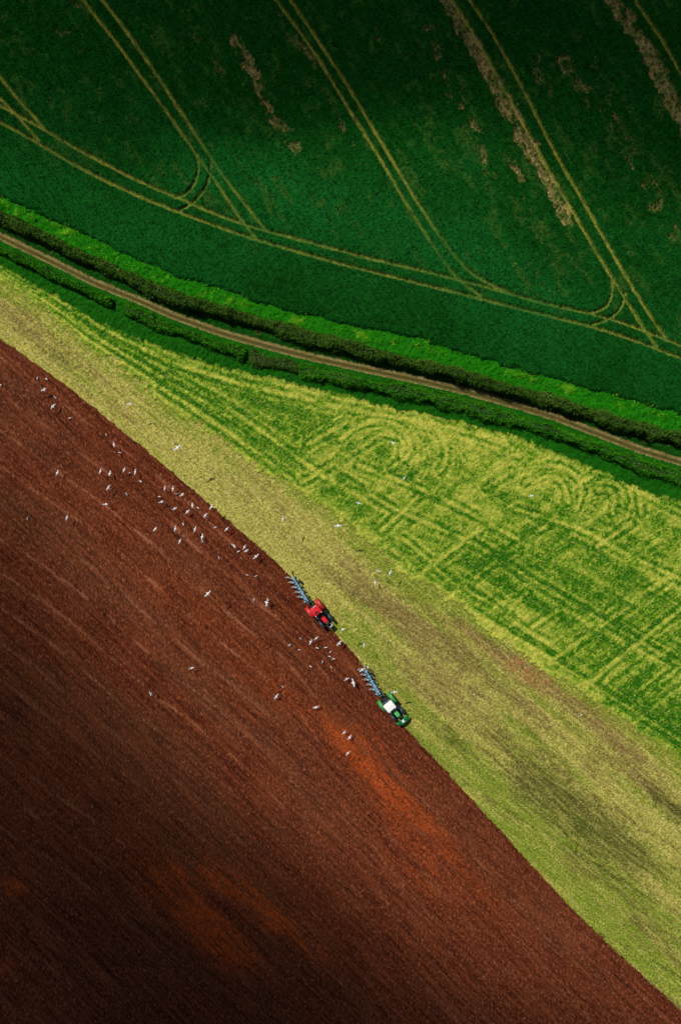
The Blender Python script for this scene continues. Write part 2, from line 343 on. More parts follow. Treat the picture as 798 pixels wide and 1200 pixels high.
def land_mat(name, base, base2, covers, var=.35, bump=.5, fine=6.0, rough=.95, streaks=()):
    m, n, l, b = new_mat(name)
    co = n.new('ShaderNodeTexCoord').outputs['Object']
    at = n.new('ShaderNodeAttribute'); at.attribute_name = 'cover'
    sep = n.new('ShaderNodeSeparateColor'); l.new(at.outputs['Color'], sep.inputs[0])
    fa, _ = noise_fac(n, l, 1.3, .35, .65, 4, co)
    c = mixc(n, l, fa, base, base2)
    outs = [sep.outputs[0], sep.outputs[1], sep.outputs[2], at.outputs['Alpha']]
    for o_, cc in zip(outs, covers):
        if cc: c = mixc(n, l, o_, c, cc)
    for (deg, sx, sy, lo, hi, cc, amt) in streaks:      # strokes: length 1/sx, width 1/sy metres along the given direction
        mp = n.new('ShaderNodeMapping'); mp.vector_type = 'TEXTURE'; mp.inputs['Rotation'].default_value = (0, 0, R(deg))
        mp.inputs['Scale'].default_value = (1 / sx, 1 / sy, 1); l.new(co, mp.inputs['Vector'])
        fs_, _ = noise_fac(n, l, 1.0, lo, hi, 2, mp.outputs[0])
        mu = n.new('ShaderNodeMath'); mu.operation = 'MULTIPLY'; mu.inputs[1].default_value = amt; l.new(fs_, mu.inputs[0])
        c = mixc(n, l, mu.outputs[0], c, cc)
    fb, raw = noise_fac(n, l, fine, .3, .7, 3, co)
    hv = n.new('ShaderNodeHueSaturation'); l.new(c, hv.inputs['Color'])
    mr = n.new('ShaderNodeMapRange'); mr.inputs[3].default_value = 1 - var; mr.inputs[4].default_value = 1 + var
    l.new(fb, mr.inputs[0]); l.new(mr.outputs[0], hv.inputs['Value'])
    l.new(hv.outputs[0], b.inputs['Base Color'])
    b.inputs['Roughness'].default_value = rough; b.inputs['Specular IOR Level'].default_value = 0
    bp = n.new('ShaderNodeBump'); bp.inputs['Strength'].default_value = bump; bp.inputs['Distance'].default_value = .06
    l.new(raw, bp.inputs['Height']); l.new(bp.outputs[0], b.inputs['Normal'])
    return m

def simple(name, col, rough=.5, metal=0, spec=.5, vary=.12, scale=8, dirt=None, dirt_amt=.0):
    m, n, l, b = new_mat(name)
    co = n.new('ShaderNodeTexCoord').outputs['Object']
    f, raw = noise_fac(n, l, scale, .3, .7, 4, co)
    c = mixc(n, l, f, tuple(v * (1 - vary) for v in col), tuple(min(1, v * (1 + vary)) for v in col))
    if dirt:
        g, _ = noise_fac(n, l, 2.3, .5, .75, 5, co)
        mm = n.new('ShaderNodeMath'); mm.operation = 'MULTIPLY'; mm.inputs[1].default_value = dirt_amt; l.new(g, mm.inputs[0])
        c = mixc(n, l, mm.outputs[0], c, dirt)
    l.new(c, b.inputs['Base Color']); b.inputs['Roughness'].default_value = rough
    b.inputs['Metallic'].default_value = metal; b.inputs['Specular IOR Level'].default_value = spec
    return m

def leaf_mat(name, dark, light, third=None, rough=.6):
    m, n, l, b = new_mat(name)
    at = n.new('ShaderNodeAttribute'); at.attribute_name = 'tone'
    cr = n.new('ShaderNodeValToRGB'); e = cr.color_ramp.elements
    e[0].color = (*dark, 1); e[1].color = (*light, 1); e[1].position = .85 if third else 1
    if third: x = cr.color_ramp.elements.new(1.0); x.color = (*third, 1)
    l.new(at.outputs['Fac'], cr.inputs[0])
    co = n.new('ShaderNodeTexCoord').outputs['Object']; f, _ = noise_fac(n, l, 3.0, .3, .7, 2, co)
    hv = n.new('ShaderNodeHueSaturation'); l.new(cr.outputs[0], hv.inputs['Color'])
    mr = n.new('ShaderNodeMapRange'); mr.inputs[3].default_value = .75; mr.inputs[4].default_value = 1.25
    l.new(f, mr.inputs[0]); l.new(mr.outputs[0], hv.inputs['Value']); l.new(hv.outputs[0], b.inputs['Base Color'])
    b.inputs['Roughness'].default_value = rough; b.inputs['Specular IOR Level'].default_value = .01
    return m

M = {}
M['crop'] = land_mat('crop', (.003, .034, .003), (.004, .050, .005),
                     [(.27, .26, .040), (.26, .185, .065), (.006, .088, .013), (.034, .085, .012)], var=.4, fine=5,
                     streaks=[(-57, .5, 2.6, .5, .72, (.010, .085, .010), .45), (-57, .7, 3.0, .52, .72, (.001, .012, .001), .6)])
M['track'] = land_mat('track', (.105, .078, .024), (.075, .055, .018), [(.030, .045, .005), (.25, .205, .075), None, None], var=.4, fine=5)
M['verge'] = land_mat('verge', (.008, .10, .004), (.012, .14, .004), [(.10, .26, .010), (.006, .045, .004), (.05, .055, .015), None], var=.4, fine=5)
M['meadow'] = land_mat('meadow', (.040, .155, .003), (.090, .20, .005), [(.38, .38, .055), (.014, .090, .003), None, None], var=.4, fine=5,
                       streaks=[(-31, .8, 3.2, .52, .72, (.34, .36, .06), .35), (37, .8, 3.2, .52, .72, (.016, .09, .003), .3), (37, 1.5, 4.5, .56, .72, (.42, .42, .10), .5)])
M['headland'] = land_mat('headland', (.27, .245, .040), (.36, .315, .085), [(.105, .175, .005), (.155, .098, .034), (.040, .044, .007), (.30, .13, .05)], var=.55, fine=4.2,
                         streaks=[(-40, .25, 2.2, .45, .70, (.42, .38, .085), .42), (-43, .35, 3.0, .50, .72, (.085, .105, .010), .45), (-20, 2.2, 5.0, .55, .72, (.42, .38, .18), .5), (30, 2.4, 4.5, .56, .72, (.05, .06, .008), .6)])
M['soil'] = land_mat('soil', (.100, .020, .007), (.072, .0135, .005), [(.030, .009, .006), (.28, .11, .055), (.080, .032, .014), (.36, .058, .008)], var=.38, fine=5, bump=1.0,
                     streaks=[(-64, 1.6, 5.0, .53, .70, (.30, .105, .050), .75), (-80, 1.8, 5.5, .56, .72, (.012, .004, .003), .8), (-45, .10, 1.6, .42, .72, (.18, .048, .018), .6), (-43, .16, 2.6, .50, .72, (.018, .006, .004), .6)])

def land(name, k, mat, cover, label, cat):
    c4 = cls[:-1, :-1]
    sel = np.argwhere(c4 == k)
    j, i = sel[:, 0], sel[:, 1]
    q = np.stack([j * NX + i, j * NX + i + 1, (j + 1) * NX + i + 1, (j + 1) * NX + i], 1)
    used, inv = np.unique(q.ravel(), return_inverse=True)
    me = bpy.data.meshes.new(name)
    me.vertices.add(len(used)); me.loops.add(len(inv)); me.polygons.add(len(q))
    co = np.stack([X.ravel()[used], Y.ravel()[used], Z.ravel()[used]], 1)
    me.vertices.foreach_set('co', co.ravel().astype(np.float32))
    me.loops.foreach_set('vertex_index', inv.astype(np.int32))
    me.polygons.foreach_set('loop_start', np.arange(0, len(inv), 4, dtype=np.int32))
    me.update(calc_edges=True)
    at = me.attributes.new('cover', 'FLOAT_COLOR', 'POINT')
    cv = np.zeros((len(used), 4), np.float32)
    for a, arr in enumerate(cover):
        if arr is not None: cv[:, a] = arr.ravel()[used]
    at.data.foreach_set('color', cv.ravel())
    me.materials.append(mat)
    o = bpy.data.objects.new(name, me); COL.objects.link(o)
    return tag(o, label, cat, kind='structure')

m_crop_bright = np.clip(.7 * blob(420, 250, 260, 40, 20) + .5 * blob(100, 240, 180, 60, 28) + .5 * blob(560, 350, 300, 40, 18) + .5 * (nz['e'] - .5) + .35 * (nz['d'] - .5), 0, 1)  # brighter green in broad bands and random patches
land('crop_field', 0, M['crop'], [m_tram * (.62 + .5 * (nz['a'] - .5)), m_bare * .85, m_crop_bright, np.clip(sm(.58, .8, vn(u_c / 3, v_c, 1.1, 15) * .6 + nz['b'] * .4) * .6, 0, 1) * sm(5, 14, dv)], 'dark green standing crop crossed by pairs of pale wheel tracks', 'field')
mid = np.exp(-(dt / .2) ** 2) * .55 + sm(.62, .9, np.abs(dt)) * .7
land('farm_track', 1, M['track'], [np.clip(mid + (nz['b'] - .5) * .5, 0, 1), np.exp(-(rut / .2) ** 2) * (.35 + .65 * nz['b']), None, None], 'narrow brown earth track between two hedges', 'track')
v_yel = np.clip(sm(.55, .8, vn(X, Y, 3, 51) * .6 + nz['b'] * .4) * sm(1.2, .2, np.abs(dv + .9)), 0, 1)
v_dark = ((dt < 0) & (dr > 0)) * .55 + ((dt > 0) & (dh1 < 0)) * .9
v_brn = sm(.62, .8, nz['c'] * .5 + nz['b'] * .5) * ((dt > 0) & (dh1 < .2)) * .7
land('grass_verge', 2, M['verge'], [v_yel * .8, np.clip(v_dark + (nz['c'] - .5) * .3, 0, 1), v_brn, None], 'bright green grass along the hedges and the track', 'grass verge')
mdk = np.clip(sm(.6, 1.1, 1 - straw), 0, 1)
land('hay_meadow', 3, M['meadow'], [m_straw, mdk * (1 - m_straw), None, None], 'mown green and yellow meadow with mower stripes and turning circles', 'meadow')
m_scar = np.clip(blob(620, 790, 26, 10, 32) * 1.8 * (.4 + nz['b']) + .5 * blob(560, 755, 80, 4, 37) + .25 * blob(720, 850, 80, 10, 38), 0, 1) * sm(.3, .6, nz['a'] + .1)
land('grass_headland', 4, M['headland'], [m_green * .8, m_brown * .85, m_dark * .85, m_scar * .8], 'strip of pale worn grassland between the ploughing and the meadow', 'field')
land('ploughed_soil', 5, M['soil'], [m_soil_shade, np.clip(m_flake * (.6 + .35 * blob(130, 690, 200, 130, 40)), 0, .95), m_dull * .5, m_orange * (.35 + .6 * sm(.3, .6, fl * .6 + nz['f'] * .4))], 'freshly ploughed dark red brown soil in long diagonal passes', 'ploughed field')

# ---------------------------------------------------------------- leaf scatter meshes
rng = np.random.default_rng(5)
def quads_mesh(name, C, U, V, tone, mat, bend=0.0):
    """one small bent leaf per row: centre C, half vectors U, V"""
    n = len(C)
    co = np.empty((n, 4, 3), np.float32)
    co[:, 0] = C - U * .55 - V; co[:, 1] = C + U * .8 - V * .1; co[:, 2] = C + U * .45 + V; co[:, 3] = C - U * .8 + V * .2
    me = bpy.data.meshes.new(name)
    me.vertices.add(n * 4); me.loops.add(n * 4); me.polygons.add(n)
    me.vertices.foreach_set('co', co.ravel()); me.loops.foreach_set('vertex_index', np.arange(n * 4, dtype=np.int32))
    me.polygons.foreach_set('loop_start', np.arange(0, n * 4, 4, dtype=np.int32)); me.update(calc_edges=True)
    at = me.attributes.new('tone', 'FLOAT', 'FACE'); at.data.foreach_set('value', tone.astype(np.float32))
    me.materials.append(mat); return me

def rand_leaf(n, N, size, spread=.7):
    d = N + rng.normal(0, spread, (n, 3)); d /= np.linalg.norm(d, axis=1, keepdims=True)
    a = rng.normal(0, 1, (n, 3)); u = np.cross(d, a); u /= np.linalg.norm(u, axis=1, keepdims=True); v = np.cross(d, u)
    s_ = size * rng.uniform(.6, 1.3, (n, 1)); return u * s_, v * s_ * .6

def hedge(x0, x1, fc, off, halfw, height, mat, label, dens=95, seed=1, size=.14, lump=.48, sagx=None):
    """off: height of the hedge centre line above (+) or below (-) curve fc in metres across"""
    n = int((x1 - x0) * dens * (halfw * 2 + height * 2) * 1.0)
    x = rng.uniform(x0, x1, n); phi = rng.uniform(-.25, math.pi + .25, n)
    def prof(x, phi):
        endt = np.minimum(np.clip((x - x0) / .9, 0, 1), np.clip((x1 - x) / .9, 0, 1)); e = np.sqrt(1 - (1 - endt) ** 2)
        w_ = halfw * (1 + lump * 1.3 * (vn(x, phi * 0, 2.3, seed) - .5) + lump * 1.2 * (vn(x, phi * 1.2, .8, seed + 1) - .5)) * (.35 + .65 * e)
        h_ = height * (1 + lump * .9 * (vn(x, phi * 0 + 9, 2.9, seed + 2) - .5) + lump * .9 * (vn(x, phi * 1.0, .9, seed + 3) - .5)) * (.25 + .75 * e)
        c, s_ = np.cos(phi), np.sin(phi)
        yy = w_ * np.sign(c) * np.abs(c) ** .7; zz = h_ * (np.sign(s_) * np.abs(s_) ** .75)
        return yy, zz
    yy, zz = prof(x, phi)
    k = 1 - np.abs(rng.normal(0, .15, n)) + (rng.random(n) < .12) * .16
    cy = fc(x) + off / cosT + .35 * (vn(x, x * 0, 4.0, seed + 5) - .5)
    Nn = np.stack([np.zeros(n), np.cos(phi), np.sin(phi)], 1)
    C = np.stack([x, cy + yy * k, np.maximum(zz * k, 0) + .12 + rng.normal(0, .03, n)], 1)
    U, V = rand_leaf(n, Nn, size)
    tone = np.clip(vn(x, C[:, 1], .5, seed + 8) * .45 + rng.random(n) * .45 + .25 * (vn(x, C[:, 1], 4, seed + 9) - .5) + .1, 0, 1)
    me = quads_mesh('hedge', C, U, V, tone, mat)
    o = bpy.data.objects.new('hedge', me); COL.objects.link(o); tag(o, label, 'hedge', 'hedges along the farm track')
    # twiggy inside: a lumpy dark core
    nx = int((x1 - x0) / .3); xa = np.linspace(x0 + .15, x1 - .15, nx); pa = np.linspace(0, math.pi, 9)
    XX, PP = np.meshgrid(xa, pa, indexing='ij'); yv, zv = prof(XX, PP)
    cyv = fc(XX) + off / cosT + .35 * (vn(XX, XX * 0, 4.0, seed + 5) - .5)
    vv = np.stack([XX, cyv + yv * .80, np.maximum(zv * .80, 0) + .02], -1).reshape(-1, 3)
    fs = [(i * 9 + j, (i + 1) * 9 + j, (i + 1) * 9 + j + 1, i * 9 + j + 1) for i in range(nx - 1) for j in range(8)]
    fs += [tuple(range(8, -1, -1)), tuple(range((nx - 1) * 9, nx * 9))]
    mc = bpy.data.meshes.new('twigs'); mc.from_pydata(vv.tolist(), [], fs); mc.materials.append(M['twig'])
    oc = bpy.data.objects.new('twigs', mc); COL.objects.link(oc); oc.parent = o
    return o

M['twig'] = simple('twig', (.010, .024, .004), .9, vary=.4, scale=3)
M['hedge_a'] = leaf_mat('hedge_a', (.014, .044, .004), (.055, .125, .012), (.11, .13, .025))
M['hedge_b'] = leaf_mat('hedge_b', (.010, .065, .003), (.040, .205, .006), (.09, .23, .012))
M['hedge_c'] = leaf_mat('hedge_c', (.016, .045, .006), (.06, .125, .018), (.13, .12, .04))
XW = 72
def px(x): return (x - 399) * S
hedge(-XW, XW, f_h1, -1.05, 1.0, 2.1, M['hedge_a'], 'long dark olive hedge on the crop side of the brown track', seed=11, size=.14)
hedge(-XW, px(134), f_trk, -1.95, .78, 1.35, M['hedge_b'], 'low green hedge at the left end of the track, on its meadow side', seed=21, size=.14)
hedge(px(146), px(290), f_trk, -2.05, .85, 1.4, M['hedge_b'], 'middle length of green hedge between the track and the narrow end of the meadow', seed=31, size=.14, lump=.7)
hedge(px(293), px(352), f_trk, -2.25, 1.15, .95, M['hedge_c'], 'low sprawling brownish bush filling the break in the hedge below the track', seed=41, size=.12, lump=.5)
hedge(px(350), XW, f_trk, -2.25, 1.05, 1.55, M['hedge_b'], 'longest green hedge below the track, bordering the turning circles of the meadow', seed=51, size=.12, lump=.62)

def scatter(name, mask, n, zoff, size, mat, label, cat, spread=.8, up=1.0, tonefn=None, kind='stuff', xr=58, yr=84):
    x = rng.uniform(-xr, xr, n); y = rng.uniform(-yr, yr, n)
    i = np.searchsorted(xs, x); j = np.searchsorted(ys, y)
    keep = rng.random(n) < mask[j, i]
    x, y, i, j = x[keep], y[keep], i[keep], j[keep]; n = len(x)
    C = np.stack([x, y, Z[j, i] + zoff * rng.uniform(.3, 1.2, n)], 1)
    U, V = rand_leaf(n, np.tile([0, 0, up], (n, 1)), size, spread)
    tone = np.clip(vn(x, y, .9, 77) * .5 + rng.random(n) * .5, 0, 1)
    me = quads_mesh(name, C, U, V, tone, mat)
    o = bpy.data.objects.new(name, me); COL.objects.link(o); return tag(o, label, cat, kind=kind)

M['cropleaf'] = leaf_mat('cropleaf', (.001, .020, .002), (.008, .095, .011), (.022, .15, .022))
M['grassleaf'] = leaf_mat('grassleaf', (.008, .12, .002), (.032, .30, .003), (.14, .36, .01))
M['flower'] = leaf_mat('flower', (.14, .34, .012), (.36, .50, .02), (.55, .58, .06))
M['roughleaf'] = leaf_mat('roughleaf', (.006, .040, .003), (.022, .11, .006), (.07, .13, .02))
inn = (np.abs(X) < 60) & (np.abs(Y) < 86)
scatter('crop_foliage', (cls == 0) * (1 - m_tram) ** 2 * (1 - m_bare) * (.35 + .65 * (1 - leaf)), 520000, .10, .12, M['cropleaf'], 'leafy tops of the dark green crop', 'crop')
scatter('verge_foliage', (cls == 2) * (dv < 0) * (dh1 > -.4) * 1.0, 420000, .10, .11, M['grassleaf'], 'tall bright green weeds between crop and hedge', 'weeds')
scatter('rough_grass', (cls == 2) * (dt < 1) * 1.0, 300000, .08, .10, M['roughleaf'], 'rough dark green grass below the lower hedge', 'grass')
flw = sm(.60, .74, vn(X, Y, 2.6, 51) * .62 + nz['b'] * .38) * (dv < .3) * (dv > -1.7) * (cls <= 2)
for (cx_, cy_) in [(80,268),(78,275),(104,292),(112,297),(240,345),(255,343),(8,235),(35,250),(285,350),(648,450),(760,478),(745,474),(420,388),(500,403)]:
    flw = np.maximum(flw, (blob(cx_, cy_, 8, 5, 25) > .35) * (nz['a'] > .35))
flw = np.maximum(flw, (blob(635, 285, 2.5, 2.5, 0) > .4) * 1.0 + (blob(602, 312, 2.5, 2.5, 0) > .4) * 1.0 )
scatter('yellow_flowers', flw * .6, 320000, .22, .085, M['flower'], 'scattered patches of yellow green flowers along the crop edge', 'wildflowers', spread=.7)

# ---------------------------------------------------------------- unseen clouds added to darken the top, left and bottom of the land
M_added_cloud = bpy.data.materials.new('added_cloud'); M_added_cloud.use_nodes = True
_n = M_added_cloud.node_tree.nodes; _n.clear()
_pv = _n.new('ShaderNodeVolumePrincipled'); _pv.inputs['Color'].default_value = (.95, .96, 1, 1); _pv.inputs['Density'].default_value = .030
_out = _n.new('ShaderNodeOutputMaterial'); M_added_cloud.node_tree.links.new(_pv.outputs[0], _out.inputs['Volume'])
def added_cloud(cx, cy, rx, ry, deg, thick, alt, seed, label):
    gx, gy = P(cx, cy); off = alt / math.tan(SUN_EL)
    ccx, ccy = gx + TO_SUN.x * off, gy + TO_SUN.y * off
    nr, na = 22, 64; vt = []; vb = []
    for i in range(nr + 1):
        for a in range(na):
            th = 2 * math.pi * a / na; r = i / nr
            e = 1 + .16 * math.sin(3 * th + seed) + .10 * math.sin(5 * th + 2 * seed)
            x = rx * r * e * math.cos(th); y = ry * r * e * math.sin(th)
            lumps = 1 + .16 * (float(vn(np.array(x), np.array(y), 28, seed)) - .5) + .08 * (float(vn(np.array(x), np.array(y), 12, seed)) - .5)
            t = thick * max(0, 1 - r * r) ** 1.6 * lumps
            c, s_ = math.cos(R(-deg)), math.sin(R(-deg))
            q = (ccx + (x * c - y * s_), ccy + (x * s_ + y * c))
            vt.append((*q, alt + .7 * t)); vb.append((*q, alt - .3 * t - (0 if i == nr else 0)))
    N = len(vt); fs = []
    for i in range(nr):
        for a in range(na):
            b = (a + 1) % na
            fs.append((i * na + a, (i + 1) * na + a, (i + 1) * na + b, i * na + b))
            fs.append((N + i * na + a, N + i * na + b, N + (i + 1) * na + b, N + (i + 1) * na + a))
    me = bpy.data.meshes.new('added_cloud'); me.from_pydata(vt + vb, [], fs); 
    bm = bmesh.new(); bm.from_mesh(me); bmesh.ops.remove_doubles(bm, verts=bm.verts, dist=.05); bmesh.ops.recalc_face_normals(bm, faces=bm.faces)
    bm.to_mesh(me); bm.free(); me.materials.append(M_added_cloud)
    o = bpy.data.objects.new('added_cloud', me); COL.objects.link(o); return tag(o, label, 'added_cloud', kind='structure')
added_cloud(500, -210, 125, 74, 8, 54, 330, 3, 'broad cloudlike volume added out of view to darken the upper crop field')
added_cloud(-100, 1020, 120, 62, 58, 72, 330, 5, 'long cloudlike volume added out of view to darken the left edge of the ploughing')
added_cloud(420, 1350, 78, 48, 12, 62, 330, 8, 'small cloudlike volume added out of view to darken the bottom of the ploughing')

# ---------------------------------------------------------------- mesh builder
class MB:
    def __init__(s): s.bm = bmesh.new(); s.mi = 0
    def _mark(s, fs):
        for f in fs: f.material_index = s.mi
    def box(s, c, d, rot=None, bev=.03, seg=1, taper=None):
        m = Matrix.Translation(c) @ (rot.to_4x4() if rot else Matrix()) @ Matrix.Diagonal((*d, 1))
        r = bmesh.ops.create_cube(s.bm, size=1, matrix=Matrix())
        vs_ = r['verts']
        if taper:
            for v in vs_:
                if v.co.z > 0: v.co.x *= taper[0]; v.co.y *= taper[1]
        for v in vs_: v.co = m @ v.co
        es = set(e for v in vs_ for e in v.link_edges); fs = set(f for v in vs_ for f in v.link_faces); s._mark(fs)
        if bev: bmesh.ops.bevel(s.bm, geom=list(es), offset=bev, segments=seg, affect='EDGES', profile=.5)
        return s
    def bar(s, a, b, wd, ht=None, bev=.015):
        a, b = Vector(a), Vector(b); d = b - a; L = d.length
        q = d.to_track_quat('X', 'Z').to_matrix()
        return s.box((a + b) / 2, (L, wd, ht or wd), q, bev)
    def cyl(s, a, b, r1, r2=None, n=16):
        a, b = Vector(a), Vector(b); d = b - a
        m = Matrix.Translation((a + b) / 2) @ d.to_track_quat('Z', 'Y').to_matrix().to_4x4()
        r = bmesh.ops.create_cone(s.bm, cap_ends=True, segments=n, radius1=r1, radius2=r1 if r2 is None else r2, depth=d.length, matrix=m)
        s._mark(set(f for v in r['verts'] for f in v.link_faces)); return s
    def lathe(s, c, prof, n=28, axis='Y'):
        """prof: (radius, offset along the axle)"""
        rings = []
        for r, o in prof:
            rings.append([s.bm.verts.new((c[0] + r * math.cos(2*math.pi*k/n), c[1] + o, c[2] + r * math.sin(2*math.pi*k/n))) for k in range(n)])
        fs = []
        for i in range(len(rings) - 1):
            for k in range(n):
                fs.append(s.bm.faces.new((rings[i][k], rings[i][(k+1) % n], rings[i+1][(k+1) % n], rings[i+1][k])))
        if prof[0][0] > .01: fs.append(s.bm.faces.new(rings[0]))
        if prof[-1][0] > .01: fs.append(s.bm.faces.new(rings[-1][::-1]))
        s._mark(fs); return s
    def grid(s, rows, thick=0):
        vs_ = [[s.bm.verts.new(p) for p in r] for r in rows]; fs = []
        for i in range(len(vs_) - 1):
            for k in range(len(vs_[0]) - 1): fs.append(s.bm.faces.new((vs_[i][k], vs_[i+1][k], vs_[i+1][k+1], vs_[i][k+1])))
        s._mark(fs)
        if thick: bmesh.ops.solidify(s.bm, geom=fs, thickness=thick)
        return s
    def build(s, name, mat, parent=None, smooth=False, label=None):
        bmesh.ops.recalc_face_normals(s.bm, faces=s.bm.faces)
        me = bpy.data.meshes.new(name); s.bm.to_mesh(me); s.bm.free()
        for m_ in (mat if isinstance(mat, (list, tuple)) else [mat]): me.materials.append(m_)
        if smooth:
            for p in me.polygons: p.use_smooth = True
            me.set_sharp_from_angle(angle=R(38))
        o = bpy.data.objects.new(name, me); COL.objects.link(o)
        if parent: o.parent = parent
        if label: o['label'] = label
        return o

def empty(name, loc, rz, label, cat, group=None):
    o = bpy.data.objects.new(name, None); COL.objects.link(o); o.location = loc; o.rotation_euler = (0, 0, rz); o.empty_display_size = .5
    return tag(o, label, cat, group)

mud = (.16, .06, .03)
M['red'] = simple('red_paint', (.66, .012, .022), .32, dirt=mud, dirt_amt=.25)
M['pink'] = simple('red_faded', (.75, .05, .05), .45, dirt=mud, dirt_amt=.2)
M['green'] = simple('green_paint', (.025, .34, .085), .35, dirt=mud, dirt_amt=.15)
M['lime'] = simple('bright_green_paint', (.07, .46, .11), .4, dirt=mud, dirt_amt=.25)
M['white'] = simple('white_paint', (.80, .80, .78), .4, vary=.04, dirt=(.5, .45, .4), dirt_amt=.25)
M['black'] = simple('black_plastic', (.012, .013, .015), .5)
M['tyre'] = simple('tyre_rubber', (.020, .021, .024), .8, dirt=mud, dirt_amt=.35)
M['guard'] = simple('grey_mudguard', (.045, .065, .085), .5)
M['grey'] = simple('grey_metal', (.25, .27, .29), .45, metal=.3)
M['lgrey'] = simple('pale_casting', (.55, .57, .58), .5)
M['blue'] = simple('blue_paint', (.13, .37, .56), .4, dirt=mud, dirt_amt=.4)
M['steel'] = simple('worn_steel', (.55, .50, .47), .42, metal=.15, dirt=mud, dirt_amt=.5)
M['lamp'] = simple('lamp_lens', (.75, .75, .70), .15)
M['amber'] = simple('amber_lens', (.8, .25, .02), .2)
M['seat'] = simple('seat_cloth', (.03, .03, .03), .9)
mg, ng, lg, bgs = new_mat('cab_glass'); bgs.inputs['Base Color'].default_value = (.10, .13, .14, 1); bgs.inputs['Transmission Weight'].default_value = .75
bgs.inputs['Roughness'].default_value = .04; bgs.inputs['IOR'].default_value = 1.2; M['glass'] = mg

def wheel(root, x, y, r, wd, rim_mat, n_lug=20):
    m = MB(); h = wd / 2
    m.lathe((x, y, r), [(r * .58, -h * .82), (r * .80, -h), (r * .93, -h * .93), (r * .965, -h * .55), (r * .965, h * .55), (r * .93, h * .93), (r * .80, h), (r * .58, h * .82)], 36)
    for k in range(n_lug):
        for sgn in (-1, 1):
            a = 2 * math.pi * (k + (.5 if sgn > 0 else 0)) / n_lug
            p0 = Vector((x + r * .975 * math.cos(a), y + sgn * .01, r + r * .975 * math.sin(a)))
            a2 = a - .16; p1 = Vector((x + r * .955 * math.cos(a2), y + sgn * h * .96, r + r * .955 * math.sin(a2)))
            m.bar(p0, p1, .055, .07, bev=0)
    o = m.build('wheel', M['tyre'], root, smooth=True)
    rm = MB(); s_ = 1 if y > 0 else -1
    rm.lathe((x, y, r), [(r * .60, -h * .70), (r * .56, -h * .62), (r * .52, -h * .15), (r * .20, s_ * h * .1), (r * .18, h * .25), (r * .52, h * .2), (r * .56, h * .62), (r * .60, h * .70)], 28)
    rm.cyl((x, y - h * .3, r), (x, y + h * .75 * s_, r), r * .14, n=12)
    rm.build('rim', rim_mat, o, smooth=True)
    return o

def arch(mb, x, y, r, wd, a0, a1, zc, n=10, t=.05):
    rows = []
    for k in range(n + 1):
        a = a0 + (a1 - a0) * k / n
        rows.append([(x + r * math.cos(a), y - wd/2, zc + r * math.sin(a) - .05), (x + r * math.cos(a), y - wd/2 + .06, zc + r * math.sin(a)), (x + r * math.cos(a), y + wd/2 - .06, zc + r * math.sin(a)), (x + r * math.cos(a), y + wd/2, zc + r * math.sin(a) - .05)])
    mb.grid(rows, t)

